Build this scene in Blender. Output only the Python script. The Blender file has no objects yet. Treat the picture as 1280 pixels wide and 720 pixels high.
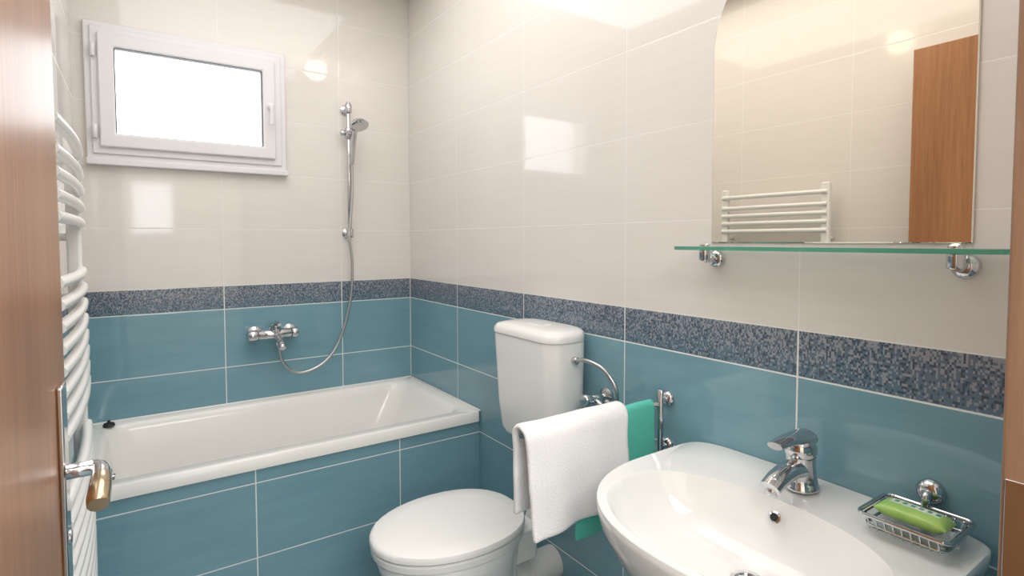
import bpy, math, random
from mathutils import Vector, Matrix, noise
random.seed(4)
S=bpy.context.scene
S.view_settings.view_transform='Standard'
S.view_settings.look='None'
EYE=1.29; XR=1.150; YB=2.611; XL=-.185; YF=.17; H=2.5

# ------------------------------------------------------------ helpers
def lin(c):
    return tuple(((x/255)/12.92 if x/255<=.04045 else ((x/255+.055)/1.055)**2.4) for x in c)+(1,)
def mat(name,col,rough=.4,metal=0,**k):
    m=bpy.data.materials.new(name); m.use_nodes=True
    b=m.node_tree.nodes['Principled BSDF']
    b.inputs['Base Color'].default_value=lin(col); b.inputs['Roughness'].default_value=rough
    b.inputs['Metallic'].default_value=metal
    for a,v in k.items(): b.inputs[a.replace('_',' ')].default_value=v
    return m
class G:
    def __init__(s,m): s.m=m; s.t=m.node_tree; s.b=s.t.nodes['Principled BSDF']
    def n(s,ty,**k):
        x=s.t.nodes.new(ty)
        for a,v in k.items(): setattr(x,a,v)
        return x
    def l(s,a,b): s.t.links.new(a,b)
    def M(s,op,a,b=None,c=None):
        x=s.n('ShaderNodeMath',operation=op)
        for i,v in enumerate((a,b,c)):
            if v is None: continue
            if isinstance(v,(int,float)): x.inputs[i].default_value=v
            else: s.l(v,x.inputs[i])
        return x.outputs[0]
    def mix(s,f,a,b):
        x=s.n('ShaderNodeMix',data_type='RGBA')
        for i,v in ((0,f),(6,a),(7,b)):
            if isinstance(v,(int,float,tuple)): x.inputs[i].default_value=v
            else: s.l(v,x.inputs[i])
        return x.outputs[2]
    def mixf(s,f,a,b):
        x=s.n('ShaderNodeMix',data_type='FLOAT')
        for i,v in ((0,f),(2,a),(3,b)):
            if isinstance(v,(int,float)): x.inputs[i].default_value=v
            else: s.l(v,x.inputs[i])
        return x.outputs[0]
    def noise(s,vec,scale,detail=2,rough=.5):
        x=s.n('ShaderNodeTexNoise'); x.inputs['Scale'].default_value=scale
        x.inputs['Detail'].default_value=detail; x.inputs['Roughness'].default_value=rough
        if vec is not None: s.l(vec,x.inputs['Vector'])
        return x.outputs[0]
    def bump(s,h,st,d):
        x=s.n('ShaderNodeBump'); x.inputs['Strength'].default_value=st; x.inputs['Distance'].default_value=d
        s.l(h,x.inputs['Height']); s.l(x.outputs[0],s.b.inputs['Normal'])
    def comb(s,x,y,z):
        c=s.n('ShaderNodeCombineXYZ')
        for i,v in enumerate((x,y,z)):
            if isinstance(v,(int,float)): c.inputs[i].default_value=v
            else: s.l(v,c.inputs[i])
        return c.outputs[0]

def tile_material():
    m=mat('bathroom_tiles',(220,212,202),.08); g=G(m)
    geo=g.n('ShaderNodeNewGeometry'); sp=g.n('ShaderNodeSeparateXYZ'); g.l(geo.outputs['Position'],sp.inputs[0])
    sn=g.n('ShaderNodeSeparateXYZ'); g.l(geo.outputs['True Normal'],sn.inputs[0])
    X,Y,Z=sp.outputs
    isx=g.M('GREATER_THAN',g.M('ABSOLUTE',sn.outputs[1]),.5)    # faces along y -> use x
    u=g.mixf(isx,g.M('SUBTRACT',Y,YB),g.M('SUBTRACT',X,.298))
    up=g.M('GREATER_THAN',Z,1.1); lo=g.M('LESS_THAN',Z,1.0)
    fu=g.M('ABSOLUTE',g.M('SUBTRACT',g.M('FRACT',g.M('ADD',g.M('DIVIDE',u,.5),20.5)),.5))
    du=g.M('MULTIPLY',fu,.5)
    zl=g.M('MULTIPLY',g.M('ABSOLUTE',g.M('SUBTRACT',g.M('FRACT',g.M('ADD',g.M('DIVIDE',Z,.25),.5)),.5)),.25)
    zu=g.M('MULTIPLY',g.M('ABSOLUTE',g.M('SUBTRACT',g.M('FRACT',g.M('ADD',g.M('DIVIDE',g.M('SUBTRACT',Z,1.1),.24),.5)),.5)),.24)
    zm=g.M('MINIMUM',g.M('ABSOLUTE',g.M('SUBTRACT',Z,1.0)),g.M('ABSOLUTE',g.M('SUBTRACT',Z,1.1)))
    dz=g.mixf(up,g.mixf(lo,zm,zl),zu)
    dd=g.M('MINIMUM',du,dz)
    hw=g.mixf(up,.0019,.0009)
    line=g.M('LESS_THAN',dd,hw)
    streak=g.noise(g.comb(g.M('MULTIPLY',u,4),0,g.M('MULTIPLY',Z,60)),1.0,4,.6)
    cloud=g.noise(g.comb(g.M('MULTIPLY',u,3),g.M('FLOOR',g.M('DIVIDE',Z,.25)),g.M('MULTIPLY',Z,14)),1.0,3)
    blue=g.mix(cloud,lin((105,146,162)),lin((126,167,181)))
    blue=g.mix(g.M('MULTIPLY',streak,.35),blue,lin((146,184,194)))
    white=g.mix(streak,lin((228,222,216)),lin((236,231,226)))
    cu=g.M('FLOOR',g.M('DIVIDE',u,.0032)); cz=g.M('FLOOR',g.M('DIVIDE',Z,.0048))
    wn=g.n('ShaderNodeTexWhiteNoise',noise_dimensions='3D'); g.l(g.comb(cu,cz,0),wn.inputs['Vector'])
    zz=g.M('DIVIDE',g.M('SUBTRACT',Z,1.0),.1)
    light=g.M('LESS_THAN',wn.outputs[0],g.M('MULTIPLY_ADD',zz,.42,.10))
    bd=g.mix(zz,lin((98,124,142)),lin((106,116,130)))
    bord=g.mix(light,bd,lin((152,155,163)))
    dk=g.M('GREATER_THAN',wn.outputs[0],.80)
    bord=g.mix(dk,bord,lin((78,90,104)))
    col=g.mix(up,g.mix(lo,bord,blue),white)
    gro=g.mix(up,lin((230,233,231)),lin((243,240,237)))
    g.l(g.mix(line,col,gro),g.b.inputs['Base Color'])
    g.l(g.mixf(line,.06,.5),g.b.inputs['Roughness'])
    wob=g.noise(geo.outputs['Position'],5,1)
    hgt=g.M('ADD',g.M('MULTIPLY',wob,.5),g.M('MULTIPLY',g.M('MINIMUM',dd,.004),g.mixf(up,120,50)))
    g.bump(hgt,.35,.0025)
    return m
def wood_material(name,c1,c2,rough=.3):
    m=mat(name,c1,rough); g=G(m)
    geo=g.n('ShaderNodeNewGeometry'); sp=g.n('ShaderNodeSeparateXYZ'); g.l(geo.outputs['Position'],sp.inputs[0])
    v=g.comb(g.M('MULTIPLY',sp.outputs[0],110),g.M('MULTIPLY',sp.outputs[1],110),g.M('MULTIPLY',sp.outputs[2],5))
    n1=g.noise(v,1,4,.65)
    v2=g.comb(g.M('MULTIPLY',sp.outputs[0],9),g.M('MULTIPLY',sp.outputs[1],9),g.M('MULTIPLY',sp.outputs[2],.8))
    n2=g.noise(v2,1,2)
    ff=g.M('MULTIPLY_ADD',g.M('SUBTRACT',g.M('ADD',g.M('MULTIPLY',n1,.7),g.M('MULTIPLY',n2,.4)),.55),1.9,.5)
    cm=g.n('ShaderNodeClamp'); g.l(ff,cm.inputs[0])
    g.l(g.mix(cm.outputs[0],lin(c1),lin(c2)),g.b.inputs['Base Color'])
    g.bump(n1,.08,.001)
    return m
def towel_material(name,c):
    m=mat(name,c,.95); g=G(m)
    tc=g.n('ShaderNodeNewGeometry'); n=g.noise(tc.outputs['Position'],300,3)
    g.bump(n,.8,.003)
    g.b.inputs['Sheen Weight'].default_value=.15
    return m

TILE=tile_material()
CER=mat('white_ceramic',(240,240,238),.08,Coat_Weight=.3)
ACR=mat('white_acrylic',(242,240,236),.16)
PLA=mat('white_plastic',(236,236,234),.22)
PVC=mat('white_pvc',(230,228,231),.3)
CHR=mat('chrome',(205,205,208),.09,1)
CHRW=mat('chrome_wood_reflection',(196,176,148),.2,1)  # chrome grip with the wood's warm reflection put into its colour
ENA=mat('white_enamel',(240,240,238),.2)
RUB=mat('black_rubber',(30,30,32),.5)
PAINT=mat('ceiling_paint',(240,238,234),.8)
HALLP=mat('hall_paint',(228,222,212),.8)
MIR=mat('mirror_silver',(236,230,218),.0,1)
DOORM=wood_material('door_wood',(142,92,58),(186,134,90),.33)
FRAMEM=wood_material('frame_wood',(120,90,70),(160,126,100),.4)
GLASSG=mat('green_shelf_glass',(232,246,240),.03,Transmission_Weight=.95,IOR=1.45)
def shelfglass():
    g=G(GLASSG); geo=g.n('ShaderNodeNewGeometry'); sn=g.n('ShaderNodeSeparateXYZ'); g.l(geo.outputs['True Normal'],sn.inputs[0])
    e=g.M('LESS_THAN',g.M('ABSOLUTE',sn.outputs[2]),.5)
    g.l(g.mix(e,lin((230,248,241)),lin((104,182,156))),g.b.inputs['Base Color'])
    g.l(g.mixf(e,.97,.4),g.b.inputs['Transmission Weight'])
shelfglass()
CLEAR=mat('clear_glass',(245,250,250),.02,Transmission_Weight=1.0,IOR=1.45)
PANE=mat('window_pane_glass',(255,255,255),.0,Transmission_Weight=1.0,IOR=1.02)
WT=towel_material('white_terry',(250,249,250)); TT=towel_material('teal_terry',(92,202,182))
HOSE=mat('steel_hose',(190,190,190),.28,1)
FLOORM=mat('floor_tile',(120,140,148),.3)
GREEN=mat('green_wrapper',(120,185,60),.3)
def wrapper():
    g=G(GREEN); tc=g.n('ShaderNodeTexCoord'); sp=g.n('ShaderNodeSeparateXYZ'); g.l(tc.outputs['Object'],sp.inputs[0])
    n=g.noise(tc.outputs['Object'],30,1)
    ay=g.M('ABSOLUTE',g.M('SUBTRACT',sp.outputs[1],.004))
    lbl=g.M('LESS_THAN',ay,.012)
    col=g.mix(n,lin((130,196,100)),lin((206,230,130)))
    let=g.M('GREATER_THAN',g.M('FRACT',g.M('MULTIPLY',sp.outputs[0],85)),.45)
    lab=g.mix(let,lin((244,250,236)),lin((66,160,120)))
    inn=g.M('LESS_THAN',ay,.006)
    lab=g.mix(inn,lin((244,250,236)),lab)
    ends=g.M('LESS_THAN',g.M('ABSOLUTE',sp.outputs[0]),.036)
    g.l(g.mix(g.M('MULTIPLY',lbl,ends),col,lab),g.b.inputs['Base Color'])
wrapper()

def empty(name,loc=(0,0,0)):
    o=bpy.data.objects.new(name,None); S.collection.objects.link(o); o.location=loc; o.empty_display_size=.05; return o
def mesh(name,V,F,m,parent=None,smooth=True,sub=0,bev=0,solid=0,auto=None):
    me=bpy.data.meshes.new(name); me.from_pydata([tuple(v) for v in V],[],F); me.update()
    import bmesh
    bm=bmesh.new(); bm.from_mesh(me); bmesh.ops.remove_doubles(bm,verts=bm.verts,dist=1e-6); bmesh.ops.recalc_face_normals(bm,faces=bm.faces); bm.to_mesh(me); bm.free()
    o=bpy.data.objects.new(name,me); S.collection.objects.link(o); me.materials.append(m)
    for p in me.polygons: p.use_smooth=bool(smooth)
    if solid:
        s=o.modifiers.new('s','SOLIDIFY'); s.thickness=solid; s.offset=0
    if bev:
        b=o.modifiers.new('b','BEVEL'); b.width=bev; b.segments=3; b.limit_method='ANGLE'; b.angle_limit=math.radians(40); b.harden_normals=False
    if sub:
        s=o.modifiers.new('ss','SUBSURF'); s.levels=sub; s.render_levels=sub
    if smooth and auto is None and not sub:
        try:
            me.set_sharp_from_angle(angle=math.radians(45))
        except Exception: pass
    if parent is not None: 
        o.parent=parent; o.matrix_parent_inverse=Matrix.Translation(-parent.location)
    return o
def box(name,x0,x1,y0,y1,z0,z1,m,parent=None,bev=0):
    V=[(x,y,z) for x in (x0,x1) for y in (y0,y1) for z in (z0,z1)]
    F=[(0,1,3,2),(4,6,7,5),(0,4,5,1),(2,3,7,6),(0,2,6,4),(1,5,7,3)]
    return mesh(name,V,F,m,parent,smooth=bev>0,bev=bev)
def loft(name,rings,m,parent=None,cap0=True,cap1=True,sub=0,bev=0,closed=True,smooth=True):
    n=len(rings[0]); V=[p for r in rings for p in r]; F=[]
    for i in range(len(rings)-1):
        for j in range(n if closed else n-1):
            k=(j+1)%n
            F.append((i*n+j,i*n+k,(i+1)*n+k,(i+1)*n+j))
    if cap0: F.append(tuple(range(n)))
    if cap1: F.append(tuple((len(rings)-1)*n+j for j in range(n)))
    return mesh(name,V,F,m,parent,sub=sub,bev=bev,smooth=smooth)
def lathe(name,prof,origin,axis,m,parent=None,n=32):
    a=Vector(axis).normalized(); t=a.orthogonal().normalized(); b=a.cross(t); o=Vector(origin)
    rings=[[o+a*h+(t*math.cos(2*math.pi*j/n)+b*math.sin(2*math.pi*j/n))*max(r,1e-4) for j in range(n)] for r,h in prof]
    return loft(name,rings,m,parent)
def cyl(name,p0,p1,r,m,parent=None,r1=None,n=24,e=.15):
    p0=Vector(p0);p1=Vector(p1);L=(p1-p0).length; r1=r if r1 is None else r1
    k=min(e*r,L*.3)
    return lathe(name,[(r-k,0),(r,k),(r1,L-k),(r1-k,L)],p0,p1-p0,m,parent,n)
def spline(P,k=10):
    P=[Vector(p) for p in P]; out=[]
    for i in range(len(P)-1):
        p0=P[max(i-1,0)];p1=P[i];p2=P[i+1];p3=P[min(i+2,len(P)-1)]
        for s in range(k):
            t=s/k
            out.append(.5*((2*p1)+(p2-p0)*t+(2*p0-5*p1+4*p2-p3)*t*t+(3*p1-p0-3*p2+p3)*t**3))
    out.append(P[-1]); return out
def tube(name,P,r,m,parent=None,n=12,k=8,smooth=True,rib=False,flat=None):
    pts=spline(P,k) if smooth else [Vector(p) for p in P]
    T=[(pts[min(i+1,len(pts)-1)]-pts[max(i-1,0)]).normalized() for i in range(len(pts))]
    nr=T[0].orthogonal().normalized(); rings=[]
    for i,p in enumerate(pts):
        nr=(nr-T[i]*nr.dot(T[i])).normalized(); b=T[i].cross(nr)
        rr=r(i/(len(pts)-1)) if callable(r) else r
        if rib and i%2: rr*=.86
        rings.append([p+(nr*math.cos(2*math.pi*j/n)+b*math.sin(2*math.pi*j/n))*rr for j in range(n)])
    return loft(name,rings,m,parent)
def sgp(v,e): return math.copysign(abs(v)**e,v)
def rrect(x0,x1,y0,y1,z,r,n=8):
    out=[]
    for cx,cy,a0 in ((x1-r,y1-r,0),(x0+r,y1-r,90),(x0+r,y0+r,180),(x1-r,y0+r,270)):
        for i in range(n):
            a=math.radians(a0+90*i/(n-1)); out.append((cx+r*math.cos(a),cy+r*math.sin(a),z))
    return out

# ------------------------------------------------------------ room shell
T=.12
def wall_hole(name,axis,c0,c1,u0,u1,z0,z1,hu0,hu1,hz0,hz1,m):
    e=empty(name)
    for i,(a,b,c,d) in enumerate(((u0,hu0,z0,z1),(hu1,u1,z0,z1),(hu0,hu1,z0,hz0),(hu0,hu1,hz1,z1))):
        if b-a<1e-4 or d-c<1e-4: continue
        if axis=='y': box('part_%d'%i,a,b,c0,c1,c,d,m,e)
        else: box('part_%d'%i,c0,c1,a,b,c,d,m,e)
    return e
wall_hole('wall_back','y',YB,YB+.2,XL-T,XR+T,0,H,-.11,.515,1.635,2.075,TILE)
box('wall_right',XR,XR+T,.03,YB,0,H,TILE)
box('wall_left',XL-T,XL,.03,YB,0,H,TILE)
wall_hole('wall_front','y',.03,.162,XL,XR,0,H,-.13,.722,0,2.03,TILE)
box('ceiling',XL-T,XR+T,.03,YB+.2,H,H+.1,PAINT)
box('floor',-1.3,1.7,-2.6,YB+.2,-.1,0,FLOORM)
# hall behind the camera
box('wall_hall_left',-1.3,-1.2,-2.6,.03,0,H,HALLP)
box('wall_hall_right',1.6,1.7,-2.6,.03,0,H,HALLP)
box('wall_hall_side',-1.2,XL-T,.03,.13,0,H,HALLP)
box('wall_hall_side.001',XR+T,1.6,.03,.13,0,H,HALLP)
box('ceiling_hall',-1.3,1.7,-2.6,.03,H,H+.1,PAINT)
wall_hole('wall_hall_end','y',-2.6,-2.5,-1.2,1.6,0,H,-.05,.36,1.38,1.98,HALLP)
box('trim_1',XR-.003,XR-.0005,YB-.003,YB-.0005,.6,H-.001,mat('corner_grout',(236,236,232),.6))

# ------------------------------------------------------------ window
w=empty('window_1',(.2,YB,1.85))
def ring_frame(name,x0,x1,z0,z1,t,y0,y1,m,par,bev=.004):
    V=[];F=[]
    for y in (y0,y1):
        for (a,b,c,d) in ((x0,x1,z0,z1),(x0+t,x1-t,z0+t,z1-t)):
            V+=[(a,y,c),(b,y,c),(b,y,d),(a,y,d)]
    for i in range(4):
        j=(i+1)%4
        F+=[(i,j,4+j,4+i),(8+i,12+i,12+j,8+j),(i,8+i,8+j,j),(4+i,4+j,12+j,12+i)]
    return mesh(name,V,F,m,par,bev=bev)
ring_frame('outer_frame',-.148,.556,1.60,2.112,.048,YB-.022,YB+.05,PVC,w)
ring_frame('inner_lip',-.128,.536,1.62,2.092,.03,YB-.030,YB-.021,PVC,w,.003)
ring_frame('sash',-.106,.510,1.645,2.069,.05,YB-.045,YB+.02,PVC,w,.006)
ring_frame('gasket',-.060,.464,1.690,2.024,.007,YB-.037,YB-.01,RUB,w,.001)
box('pane',-.054,.458,YB-.020,YB-.016,1.696,2.018,PANE,w)
box('sill_strip',-.150,.562,YB-.035,YB+.0,1.578,1.602,PVC,w,.004)
for z in (1.70,2.0): cyl('hinge',(-.120,YB-.04,z-.025),(-.120,YB-.04,z+.025),.008,PVC,w)
lathe('handle_base',[(.014,0),(.014,.008),(.009,.012)],(.490,YB-.045,1.87),(0,-1,0),PVC,w)
tube('handle',[(.490,YB-.052,1.87),(.490,YB-.070,1.87),(.490,YB-.076,1.855),(.490,YB-.076,1.79)],.0075,PVC,w)

# ------------------------------------------------------------ bathtub
tb=empty('bathtub',(.5,2.25,0))
x0,x1,y0,y1=XL+.002,XR-.002,1.915,YB-.002; zr=.59
rings=[rrect(x0+.004,x1-.004,y0+.004,y1-.004,zr-.045,.012),rrect(x0,x1,y0,y1,zr-.043,.012),rrect(x0,x1,y0,y1,zr-.006,.012),rrect(x0+.005,x1-.005,y0+.005,y1-.005,zr,.012),
 rrect(x0+.055,x1-.05,y0+.05,y1-.035,zr-.001,.07),rrect(x0+.062,x1-.06,y0+.057,y1-.042,zr-.008,.075),rrect(x0+.072,x1-.08,y0+.066,y1-.052,zr-.04,.08),
 rrect(x0+.09,x1-.17,y0+.09,y1-.075,zr-.2,.09),rrect(x0+.11,x1-.26,y0+.105,y1-.095,zr-.34,.10),rrect(x0+.14,x1-.31,y0+.14,y1-.13,zr-.39,.10),rrect(x0+.25,x1-.42,y0+.22,y1-.22,zr-.40,.08)]
loft('shell',rings,ACR,tb,cap0=False)
box('tiled_front',XL+.001,XR-.001,1.924,1.964,.001,zr-.03,TILE,tb)
lathe('overflow_rosette',[(.032,0),(.034,.004),(.028,.012),(.010,.014),(.012,.022),(.0,.023)],(x0+.078,2.25,.50),(1,0,-.1),CHR,tb)
lathe('drain',[(.035,0),(.035,.003),(.02,.004)],(x0+.42,2.26,zr-.399),(0,0,1),CHR,tb)
tube('sealant',[(x0,YB-.004,zr+.002),(x1-.002,YB-.004,zr+.002),(x1-.002,y0,zr+.002)],.004,PLA,tb,n=6,smooth=False)
pl=empty('bath_plug',(-.12,2.565,zr))
lathe('stopper',[(.018,0),(.020,.004),(.016,.012),(.006,.014),(.005,.022),(0,.023)],(-.108,2.55,zr+.001),(0,0,1),RUB,pl)

# ------------------------------------------------------------ shower rail + mixer
sh=empty('shower_rail_set',(.83,YB,1.6))
rx,ry=.826,YB-.05
hx,hy=rx-.848,ry-2.542
cyl('rail',(rx,ry,1.31),(rx,ry,1.935),.0095,CHR,sh)
for z in (1.325,1.905):
    cyl('bracket_arm',(rx,YB-.001,z),(rx,ry,z),.011,CHR,sh)
    lathe('rosette',[(.023,0),(.023,.005),(.013,.012)],(rx,YB-.001,z),(0,-1,0),CHR,sh)
    lathe('cap',[(.014,-.02),(.016,-.017),(.016,.017),(.012,.022),(0,.026)],(rx,ry,z),(0,0,1),CHR,sh)
lathe('slider',[(.014,-.025),(.018,-.02),(.018,.02),(.014,.025)],(rx,ry,1.79),(0,0,1),CHR,sh)
cyl('slider_knob',(rx-.012,ry,1.79),(rx-.038,ry,1.79),.013,CHR,sh)
cyl('holder',(rx,ry-.012,1.79),(rx+.012,ry-.045,1.80),.014,CHR,sh)
tube('handset_handle',[(rx+.01,ry-.012,1.645),(rx+.011,ry-.03,1.73),(rx+.014,ry-.05,1.80),(rx+.02,ry-.07,1.83)],lambda t:.010+.004*t,CHR,sh)
lathe('handset_head',[(.010,-.016),(.03,-.008),(.041,.006),(.043,.014),(.038,.02),(0,.021)],(rx+.022,ry-.080,1.826),(.1,-.40,-.9),CHR,sh)
tube('hose',[(rx+.01,ry-.012,1.65),(rx+.008,ry-.012,1.5),(rx-.004,ry-.012,1.36)]+[(x+hx,y+hy,z) for x,y,z in ((.84,2.53,1.30),(.852,2.53,1.187),(.842,2.53,1.02),(.792,2.53,.84),(.715,2.528,.735),(.61,2.528,.70),(.542,2.53,.75),(.520,2.53,.84))],.0068,HOSE,sh,k=26,n=10,rib=True)
mx=empty('bath_mixer_tap',(.5,YB,.88))
mz=.885; my=YB-.062; mc=.487
cyl('body',(mc-.07,my,mz),(mc+.065,my,mz),.021,CHR,mx)
for x in (mc-.075,mc+.07):
    lathe('wall_rosette',[(.031,0),(.031,.006),(.02,.016),(.014,.018)],(x,YB-.001,mz),(0,-1,0),CHR,mx)
    cyl('union',(x,YB-.015,mz),(x,my,mz),.015,CHR,mx)
lathe('knob',[(.021,0),(.024,.004),(.024,.03),(.02,.036),(0,.037)],(mc-.072,my,mz),(-1,0,0),CHR,mx)
lathe('knob',[(.021,0),(.024,.004),(.024,.02),(.02,.026),(0,.027)],(mc+.067,my,mz),(1,0,0),CHR,mx)
lathe('cartridge',[(.024,0),(.025,.02),(.021,.034),(0,.037)],(mc,my,mz+.01),(0,-.25,1),CHR,mx)
tube('lever',[(mc,my-.008,mz+.045),(mc,my-.04,mz+.055),(mc,my-.085,mz+.05)],lambda t:.009-.002*t,CHR,mx)
tube('spout',[(mc+.005,my,mz-.01),(mc+.005,my-.05,mz-.02),(mc+.005,my-.1,mz-.03),(mc+.005,my-.12,mz-.045)],lambda t:.015-.002*t,CHR,mx)
cyl('diverter',(mc+.01,my,mz-.015),(mc+.01,my,mz-.05),.011,CHR,mx)

# ------------------------------------------------------------ radiator
rd=empty('towel_radiator',(XL,1.41,.8))
for y in (1.175,1.655):
    box('collector',-.138,-.110,y-.016,y+.016,.12,1.535,ENA,rd,.006)
    for z in (.3,1.3): cyl('wall_bracket',(XL+.001,y,z),(-.13,y,z),.009,ENA,rd)
zs=[1.495]; z=1.443
groups=[4,8,10]; 
for gi,gn in enumerate(groups):
    for i in range(gn):
        zs.append(z); z-=.037
    z-=.075
for z in zs:
    if z<.15: continue
    P=[(-.112+.009*math.sin(math.pi*t/10),1.165+.5*t/10,z) for t in range(11)]
    tube('bar',P,.0105,ENA,rd,smooth=False)
for y in (1.175,1.655):
    cyl('valve',(-.124,y,.06),(-.124,y,.12),.012,CHR,rd)
    cyl('floor_pipe',(-.124,y,.0),(-.124,y,.07),.008,CHR,rd)

# ------------------------------------------------------------ door
d=empty('door_1',(-.098,.12,0))
DX=-.078; HY=.785
box('leaf',DX-.038,DX,.125,.856,.008,1.985,DOORM,d,.002)
for s,px in ((1,DX),(-1,DX-.038)):
    V=box('handle_plate',min(px,px+s*.006),max(px,px+s*.006),HY-.019,HY+.019,.90,1.13,CHR,d,.002)
    cyl('spindle',(px,HY,1.03),(px+s*.030,HY,1.03),.0085,CHR,d)
    tube('lever',[(px+s*.022,HY,1.03),(px+s*.033,HY-.002,1.03),(px+s*.037,HY-.016,1.03),(px+s*.038,HY-.036,1.029)],lambda t:.0075+.002*t,CHR,d)
    tube('lever_grip',[(px+s*.038,HY-.033,1.029),(px+s*.038,HY-.056,1.027),(px+s*.037,HY-.078,1.021),(px+s*.037,HY-.085,1.018)],lambda t:.0095+.0012*math.sin(t*3.1),CHRW,d)
    cyl('key_cylinder',(px,HY,.955),(px+s*.008,HY,.955),.008,CHR,d)
for z in (.25,1.0,1.75): cyl('hinge',(DX-.002,.118,z-.04),(DX-.002,.118,z+.04),.007,CHR,d)
f=empty('door_frame_1',(.3,.1,0))
box('jamb_right',.716,.762,.012,.172,.0,2.03,FRAMEM,f,.003)
box('jamb_left',-.165,-.127,.012,.110,.0,2.03,FRAMEM,f,.003)
box('head',-.127,.716,.012,.172,1.992,2.03,FRAMEM,f,.003)
box('strike_plate',.7135,.7162,.085,.168,.86,1.05,CHR,f,.001)
box('casing',.762,.82,.012,.029,0,2.08,FRAMEM,f,.003)
box('casing',-.20,-.165,.012,.029,0,2.08,FRAMEM,f,.003)

# ------------------------------------------------------------ mirror + shelf
yc=.573; hw=.2515
pts=[(yc-hw,EYE-.006),(yc+hw,EYE-.006)]
for i in range(41):
    a=math.pi*i/40; pts.append((yc+hw*math.cos(a),EYE+.44+.245*math.sin(a)))
def mshape(k,x): 
    cy,cz=yc,EYE+.3
    return [(x,cy+(y-cy)*(1-k/hw),cz+(z-cz)*(1-k/.35)) for y,z in pts]
mr=empty('wall_mirror',(XR,yc,1.6))
loft('glass_plate',[mshape(0,XR-.001),mshape(0,XR-.0035),mshape(.002,XR-.005)],MIR,mr,bev=0,smooth=False)
sf=empty('glass_shelf',(XR-.06,yc,1.27))
zt=1.276
R2=[rrect(XR-.118,XR-.012,.250,.858,z,.03) for z in (zt-.008,zt)]
loft('glass_plate',R2,GLASSG,sf,smooth=False)
for y in (.33,.81):
    lathe('rosette',[(.021,0),(.021,.006),(.016,.012),(.009,.014)],(XR-.0005,y,zt-.03),(-1,0,0),CHR,sf)
    cyl('arm',(XR-.005,y,zt-.03),(XR-.045,y,zt-.03),.009,CHR,sf)
    lathe('clamp_lower',[(.011,-.034),(.013,-.03),(.013,-.010),(.010,-.0085)],(XR-.048,y,zt),(0,0,1),CHR,sf)
    lathe('clamp_upper',[(.012,.0005),(.012,.004),(.006,.008),(0,.009)],(XR-.048,y,zt),(0,0,1),CHR,sf)

# ------------------------------------------------------------ washbasin
SY=.570; ZS=.788; N=72; HW_=.296
sk=empty('washbasin',(XR,SY,.785))
def outer(a,s=1.0,back=0.0):
    c,sn=math.cos(a),math.sin(a)
    if sn>=0: u=HW_*sgp(c,.88); v=.19+.298*sn**.88
    else: u=HW_*sgp(c,.14); v=.19-.189*abs(sn)**.14
    return u,v
def inner(a,ru=.246,rf=.176,rb=.155,cv=.285,e=.9):
    c,sn=math.cos(a),math.sin(a)
    return ru*sgp(c,e), cv+(rf if sn>0 else rb)*sgp(sn,e)
def W(u,v,z): return (XR-.001-v,SY+u,z)
def deck(u,v):
    t=max(0,1-v/.13); return .014*t*t*(3-2*t)*max(0,1-(abs(u)/.3)**4)
A=[2*math.pi*j/N for j in range(N)]
def ringO(k,dz):
    r=[]
    for a in A:
        u,v=outer(a); u*=k
        if math.sin(a)>0: v=(v-.19)*k+.19
        r.append(W(u,v,ZS+dz+(deck(u,v) if dz>-.01 else 0)))
    return r
def mixr(a,b,t,dz=0):
    return [tuple(p[i]*(1-t)+q[i]*t+(dz if i==2 else 0) for i in range(3)) for p,q in zip(a,b)]
O0=ringO(1,0); 
I0=[W(*inner(a),ZS-.004) for a in A]
def shr(s,z,cu=0,cv=.235,shift=0):
    r=[]
    for a in A:
        u,v=inner(a); r.append(W(cu+(u-cu)*s,cv+(v-cv)*s,ZS+z))
    return r
under=[]
for s,z in ((.25,-.19),(.5,-.185),(.74,-.15),(.90,-.09)):
    under.append([W(outer(a)[0]*s*.98,max(.004,.19+(outer(a)[1]-.19)*(s if math.sin(a)>0 else 1)),ZS+z) for a in A])
rings=under+[ringO(.965,-.05),ringO(.985,-.035),ringO(.998,-.014),ringO(1,-.009),ringO(.997,-.003)]
rings+=[mixr(O0,I0,.06,.001),mixr(O0,I0,.5,-.001),mixr(O0,I0,.88,.0005),I0,shr(.975,-.014),shr(.94,-.035),shr(.86,-.07),shr(.70,-.10),shr(.45,-.12),shr(.2,-.127),shr(.09,-.129)]
loft('basin',rings,CER,sk)
lathe('drain',[(.0,-.004),(.030,-.003),(.030,.003),(.022,.004),(.020,.0),(.016,.004),(0,.005)],W(0,.235,ZS-.127),(0,0,1),CHR,sk)
lathe('overflow_ring',[(.011,-.003),(.0115,.002),(.008,.003),(.0075,-.001),(0,-.001)],W(.0,.147,ZS-.033),(-.85,0,.5),CHR,sk)
lathe('overflow_hole',[(.0072,0),(.0072,.0018),(0,.0018)],W(.0,.147,ZS-.033),(-.85,0,.5),RUB,sk)
cyl('trap',W(0,.22,ZS-.16),W(0,.22,ZS-.36),.03,CHR,sk)
tube('waste_pipe',[W(0,.22,ZS-.34),W(0,.15,ZS-.37),W(0,.0,ZS-.37)],.017,CHR,sk)

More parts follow.
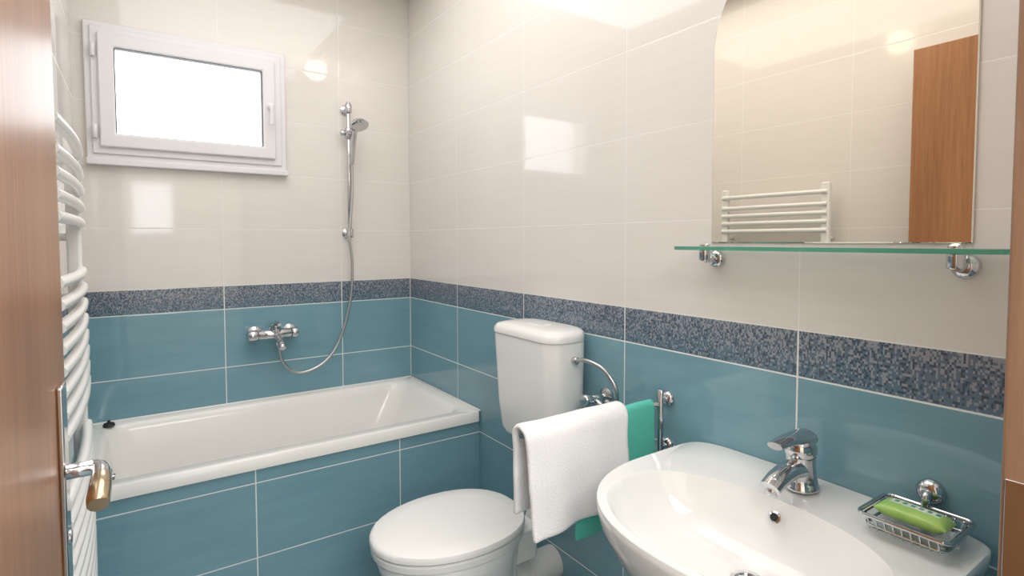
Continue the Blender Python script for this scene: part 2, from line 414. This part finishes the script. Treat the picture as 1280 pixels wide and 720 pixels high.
# faucet
fc=empty('basin_mixer_tap',W(0,.065,ZS))
fx,fy,fz=XR-.064,.564,ZS+.010
lathe('base',[(.033,0),(.033,.004),(.030,.008),(.027,.03),(.0265,.055),(.0275,.062),(.0275,.066)],(fx,fy,fz),(-.08,0,1),CHR,fc)
lathe('lever_cap',[(.0275,0),(.030,.004),(.030,.016),(.024,.030),(.013,.038),(0,.040)],(fx-.005,fy,fz+.067),(-.15,0,1),CHR,fc)
def ell(P,w,h,name,par):
    pts=spline(P,6); rings=[]
    for i,p in enumerate(pts):
        t=i/(len(pts)-1); T_=(pts[min(i+1,len(pts)-1)]-pts[max(i-1,0)]).normalized()
        side=T_.cross(Vector((0,0,1))).normalized(); up=side.cross(T_)
        ww=w(t);hh=h(t)
        rings.append([p+side*math.cos(2*math.pi*j/20)*ww+up*math.sin(2*math.pi*j/20)*hh for j in range(20)])
    return loft(name,rings,CHR,par)
ell([(fx,fy,fz+.036),(fx-.04,fy,fz+.042),(fx-.085,fy,fz+.036),(fx-.115,fy,fz+.024)],lambda t:.023-.003*t,lambda t:.020-.006*t,'spout',fc)
cyl('aerator',(fx-.103,fy,fz+.026),(fx-.108,fy,fz+.010),.012,CHR,fc)
ell([(fx+.012,fy,fz+.098),(fx-.02,fy,fz+.102),(fx-.06,fy,fz+.104),(fx-.10,fy,fz+.102)],lambda t:.025-.010*t,lambda t:.015-.008*t,'lever',fc)

# ------------------------------------------------------------ soap dish
sd=empty('soap_dish',(XR-.07,.365,.82))
zz=.823; a0,a1,b0,b1=XR-.138,XR-.022,.298,.430
loft('glass_tray',[rrect(a0+.012,a1-.012,b0+.012,b1-.012,zz-.024,.012),rrect(a0+.004,a1-.004,b0+.004,b1-.004,zz-.003,.014),rrect(a0+.008,a1-.008,b0+.008,b1-.008,zz-.003,.012),rrect(a0+.016,a1-.016,b0+.016,b1-.016,zz-.020,.010)],CLEAR,sd)
def loop(name,x0_,x1_,y0_,y1_,z,r,par):
    P=rrect(x0_,x1_,y0_,y1_,z,.014); P.append(P[0]); return tube(name,P,r,CHR,par,smooth=False,n=8)
loop('rim_wire',a0,a1,b0,b1,zz,.0036,sd); loop('lower_wire',a0+.008,a1-.008,b0+.008,b1-.008,zz-.018,.0022,sd)
for i in range(9):
    y=b0+.016+i*(b1-b0-.032)/8
    for xx,s in ((a0,1),(a1,-1)): cyl('wire',(xx,y,zz),(xx+s*.012,y,zz-.026),.0016,CHR,sd,n=8)
lathe('rosette',[(.022,0),(.022,.006),(.016,.013),(.009,.015)],(XR-.0005,.368,zz+.022),(-1,0,0),CHR,sd)
tube('arm',[(XR-.008,.368,zz+.022),(XR-.024,.368,zz+.02),(XR-.026,.368,zz+.003)],.007,CHR,sd)
def pillow(name,c,l,wd,h,rot,par):
    rings=[]
    for i in range(13):
        t=-1+2*i/12; k=(1-abs(t)**6)**.5 if abs(t)<1 else 0
        hh=max(h*k,.0008)
        rings.append([(t*l, wd*sgp(math.cos(2*math.pi*j/24),.8)*(.96 if abs(t)==1 else 1), hh*sgp(math.sin(2*math.pi*j/24),.7)) for j in range(24)])
    o=loft(name,rings,GREEN,None); o.parent=par; o.matrix_parent_inverse=Matrix.Translation(-par.location)
    o.location=c; o.rotation_euler=rot; return o
sp_=empty('soap_packet',(XR-.08,.36,.82))
pillow('wrapped_bar',(XR-.080,.366,zz+.003),.051,.031,.013,(-.10,.03,math.radians(-88)),sp_)

# ------------------------------------------------------------ toilet
TY=1.438; CY=1.420
tl=empty('toilet',(.8,TY,0))
def egg(cx,L1,L2,wd,z,n=40,e=1.0):
    r=[]
    for j in range(n):
        a=2*math.pi*j/n; c,s=math.cos(a),math.sin(a)
        if c<0: r.append((cx+L1*c,TY+wd*sgp(s,.95),z))
        else: r.append((cx+L2*sgp(c,.7),TY+wd*sgp(s,.85)*(1-.12*c),z))
    return r
def off(s,z,cx=.766): return egg(cx,.253*s,.218*s,.187*s,z)
loft('lid',[off(.97,.429),off(1,.434),off(1,.444),off(.985,.451),off(.94,.4545),off(.7,.4575),off(.35,.459)],PLA,tl)
loft('seat_ring',[off(.95,.404),off(.985,.407),off(.99,.423),off(.965,.4265)],PLA,tl)
bowl=[egg(.80,.15,.20,.115,.002),egg(.80,.15,.20,.115,.03),egg(.80,.135,.19,.10,.10),egg(.79,.15,.19,.105,.2),egg(.770,.195,.20,.145,.29),egg(.760,.225,.205,.172,.36),egg(.760,.232,.21,.175,.397),egg(.760,.228,.208,.172,.403)]
loft('bowl',bowl,CER,tl)
box('hinge_bar',.925,.948,TY-.09,TY+.09,.40,.449,PLA,tl,.006)
loft('rear_shelf',[rrect(.89,1.02,TY-.10,TY+.10,z,.03) for z in (.30,.398)],CER,tl,bev=.005)
tube('waste_elbow',[(.93,TY,.19),(1.02,TY,.19),(1.08,TY,.19),(XR-.001,TY,.19)],.055,PLA,tl,n=24)
lathe('waste_collar',[(.055,0),(.064,.004),(.064,.03),(.055,.034)],(1.02,TY,.19),(1,0,0),PLA,tl)
tube('flush_pipe',[(1.07,TY,.66),(1.07,TY,.5),(1.065,TY,.40),(1.04,TY,.345),(.99,TY,.34)],.022,PLA,tl,n=20)
ct=tl
def cr(z,fx_,hwid,r=.035): return rrect(fx_,XR-.004,CY-hwid,CY+hwid,z,r,8)
loft('cistern_tank',[cr(.634,XR-.105,.125,.03),cr(.638,XR-.125,.145,.035),cr(.660,XR-.138,.156,.045),cr(.75,XR-.148,.165,.05),cr(.975,XR-.160,.174,.055),cr(.983,XR-.158,.172,.055)],PLA,ct)
loft('cistern_lid',[cr(.981,XR-.160,.174,.055),cr(.984,XR-.163,.177,.058),cr(.999,XR-.162,.177,.058),cr(1.010,XR-.152,.168,.05),cr(1.016,XR-.13,.145,.04),cr(1.018,XR-.08,.10,.03)],PLA,ct)
box('flush_button',XR-.1,XR-.05,CY-.035,CY+.035,1.016,1.021,PLA,ct,.003)
cyl('inlet',(XR-.075,1.258,.93),(XR-.075,1.23,.93),.011,CHR,ct)
tube('supply_hose',[(XR-.075,1.235,.93),(XR-.073,1.195,.938),(XR-.065,1.135,.925),(XR-.055,1.097,.885),(XR-.05,1.091,.845),(XR-.05,1.11,.815),(XR-.052,1.15,.81)],.0068,HOSE,ct,rib=True,k=12)
lathe('valve_rosette',[(.026,0),(.026,.005),(.015,.012)],(XR-.0005,1.18,.825),(-1,0,0),CHR,ct)
cyl('valve_body',(XR-.005,1.18,.825),(XR-.07,1.18,.825),.012,CHR,ct)
cyl('valve_knob',(XR-.068,1.18,.825),(XR-.095,1.18,.825),.018,CHR,ct)
cyl('valve_outlet',(XR-.052,1.18,.823),(XR-.052,1.147,.81),.009,CHR,ct)

# ------------------------------------------------------------ towel holder + towels
th=empty('towel_rail',(XR,.95,.87)); AZ=.860; AY=.972; MY=.952
for z in (.872,.748):
    lathe('rosette',[(.020,0),(.020,.005),(.014,.011),(.008,.013)],(XR-.0005,MY,z),(-1,0,0),CHR,th)
    cyl('stub',(XR-.005,MY,z),(XR-.030,MY,z),.008,CHR,th)
cyl('post',(XR-.030,MY,.738),(XR-.030,MY,.90),.008,CHR,th)
tube('arm',[(XR-.030,MY+.002,AZ),(XR-.05,MY+.015,AZ),(XR-.08,AY,AZ),(XR-.3,AY,AZ),(XR-.465,AY,AZ)],.0065,CHR,th)
def towel(name,xa,xb,yc_,ztop,rad,lf,lb,m,amp,thick,seed,taper=0):
    nx=26; prof=[]
    nl=22
    for i in range(nl): prof.append((-rad,ztop-rad-lf*(1-i/nl),1-i/nl))
    for i in range(9):
        a=math.pi*i/8; prof.append((-rad*math.cos(a),ztop-rad+rad*math.sin(a),0))
    for i in range(1,nl+1): prof.append((rad,ztop-rad-lb*i/nl,i/nl))
    V=[];F=[]
    for k,(dy,z,t) in enumerate(prof):
        for i in range(nx+1):
            s=i/nx; x=xa+(xb-xa)*s
            x+=(.5-s)*taper*t
            side=-1 if dy<0 else 1
            wv=amp*t**.7*(math.sin(s*8.0+seed+t*.8)+.5*math.sin(s*17+seed*2))
            nz=noise.noise(Vector((x*9,z*9,seed)))*amp*.8
            flare=side*.010*t
            dz=.004*noise.noise(Vector((x*14,seed,0)))*(1 if t else .6)+(-.012*math.sin(s*3+seed)*t)
            V.append((x+.006*noise.noise(Vector((z*12,seed,s))),yc_+dy+wv*(.35 if dy>0 else 1)+nz+flare,z+dz))
    n1=nx+1
    for k in range(len(prof)-1):
        for i in range(nx): F.append((k*n1+i,k*n1+i+1,(k+1)*n1+i+1,(k+1)*n1+i))
    o=mesh(name,V,F,m,None,solid=thick)
    s=o.modifiers.new('ss','SUBSURF'); s.levels=1; s.render_levels=1
    return o
towel('teal_towel',.83,1.106,AY,AZ+.010,.0115,.26,.22,TT,.003,.005,1.3)
towel('white_towel',.682,.990,AY,AZ+.020,.025,.225,.19,WT,.007,.014,3.1,.02)

# ------------------------------------------------------------ lamp and lights
LX=1.02
cl=empty('ceiling_lamp',(LX,1.4,2.45))
LM=mat('lamp_opal',(255,240,215),.4); bb=LM.node_tree.nodes['Principled BSDF']
bb.inputs['Emission Color'].default_value=(1,.90,.76,1); bb.inputs['Emission Strength'].default_value=10
lathe('globe',[(.0,-.075),(.035,-.07),(.062,-.045),(.072,-.01),(.06,.03),(.045,.045)],(LX,1.4,2.445),(0,0,1),LM,cl)
lathe('base',[(.05,0),(.05,.012)],(LX,1.4,2.487),(0,0,1),CHR,cl)

def area(name,loc,rot,sx,sy,p,col=(1,1,1)):
    l=bpy.data.lights.new(name,'AREA'); l.shape='RECTANGLE'; l.size=sx; l.size_y=sy; l.energy=p; l.color=col
    o=bpy.data.objects.new(name,l); S.collection.objects.link(o); o.location=loc; o.rotation_euler=rot; return o
area('ceiling_fill',(.45,1.3,2.485),(0,0,0),1.0,1.9,16,(1,.985,.97))  # added soft fill under the ceiling, not a fixture of the room
area('hall_fill',(.2,-1.2,2.45),(0,0,0),1.6,1.6,80,(1,.98,.96))  # added fill that brightens the bathroom through the doorway, no real hall lamp
area('window_daylight',(.2,YB+.25,1.9),(math.radians(-90),0,0),.8,.6,3,(.9,.96,1))
area('hall_window_daylight',(.155,-2.62,1.68),(math.radians(90),0,0),.42,.62,5,(.92,.97,1))
wd=bpy.data.worlds.new('World'); S.world=wd; wd.use_nodes=True
bg=wd.node_tree.nodes['Background']; bg.inputs[0].default_value=(.95,.98,1,1); bg.inputs[1].default_value=2.3

# ------------------------------------------------------------ camera
cam=bpy.data.cameras.new('camera'); co=bpy.data.objects.new('camera',cam); S.collection.objects.link(co); S.camera=co
cam.sensor_width=36; cam.lens=685.3/1280*36; cam.clip_start=.01; cam.shift_y=-28.9/1280
yaw,pitch,roll=.5987,.0443,-.0019
F=Vector((math.sin(yaw)*math.cos(pitch),math.cos(yaw)*math.cos(pitch),-math.sin(pitch)))
Rt=Vector((math.cos(yaw),-math.sin(yaw),0)); U=Rt.cross(F)
r=Rt*math.cos(roll)+U*math.sin(roll); u=-Rt*math.sin(roll)+U*math.cos(roll)
M=Matrix((r,u,-F)).transposed().to_4x4(); M.translation=Vector((0,0,EYE)); co.matrix_world=M
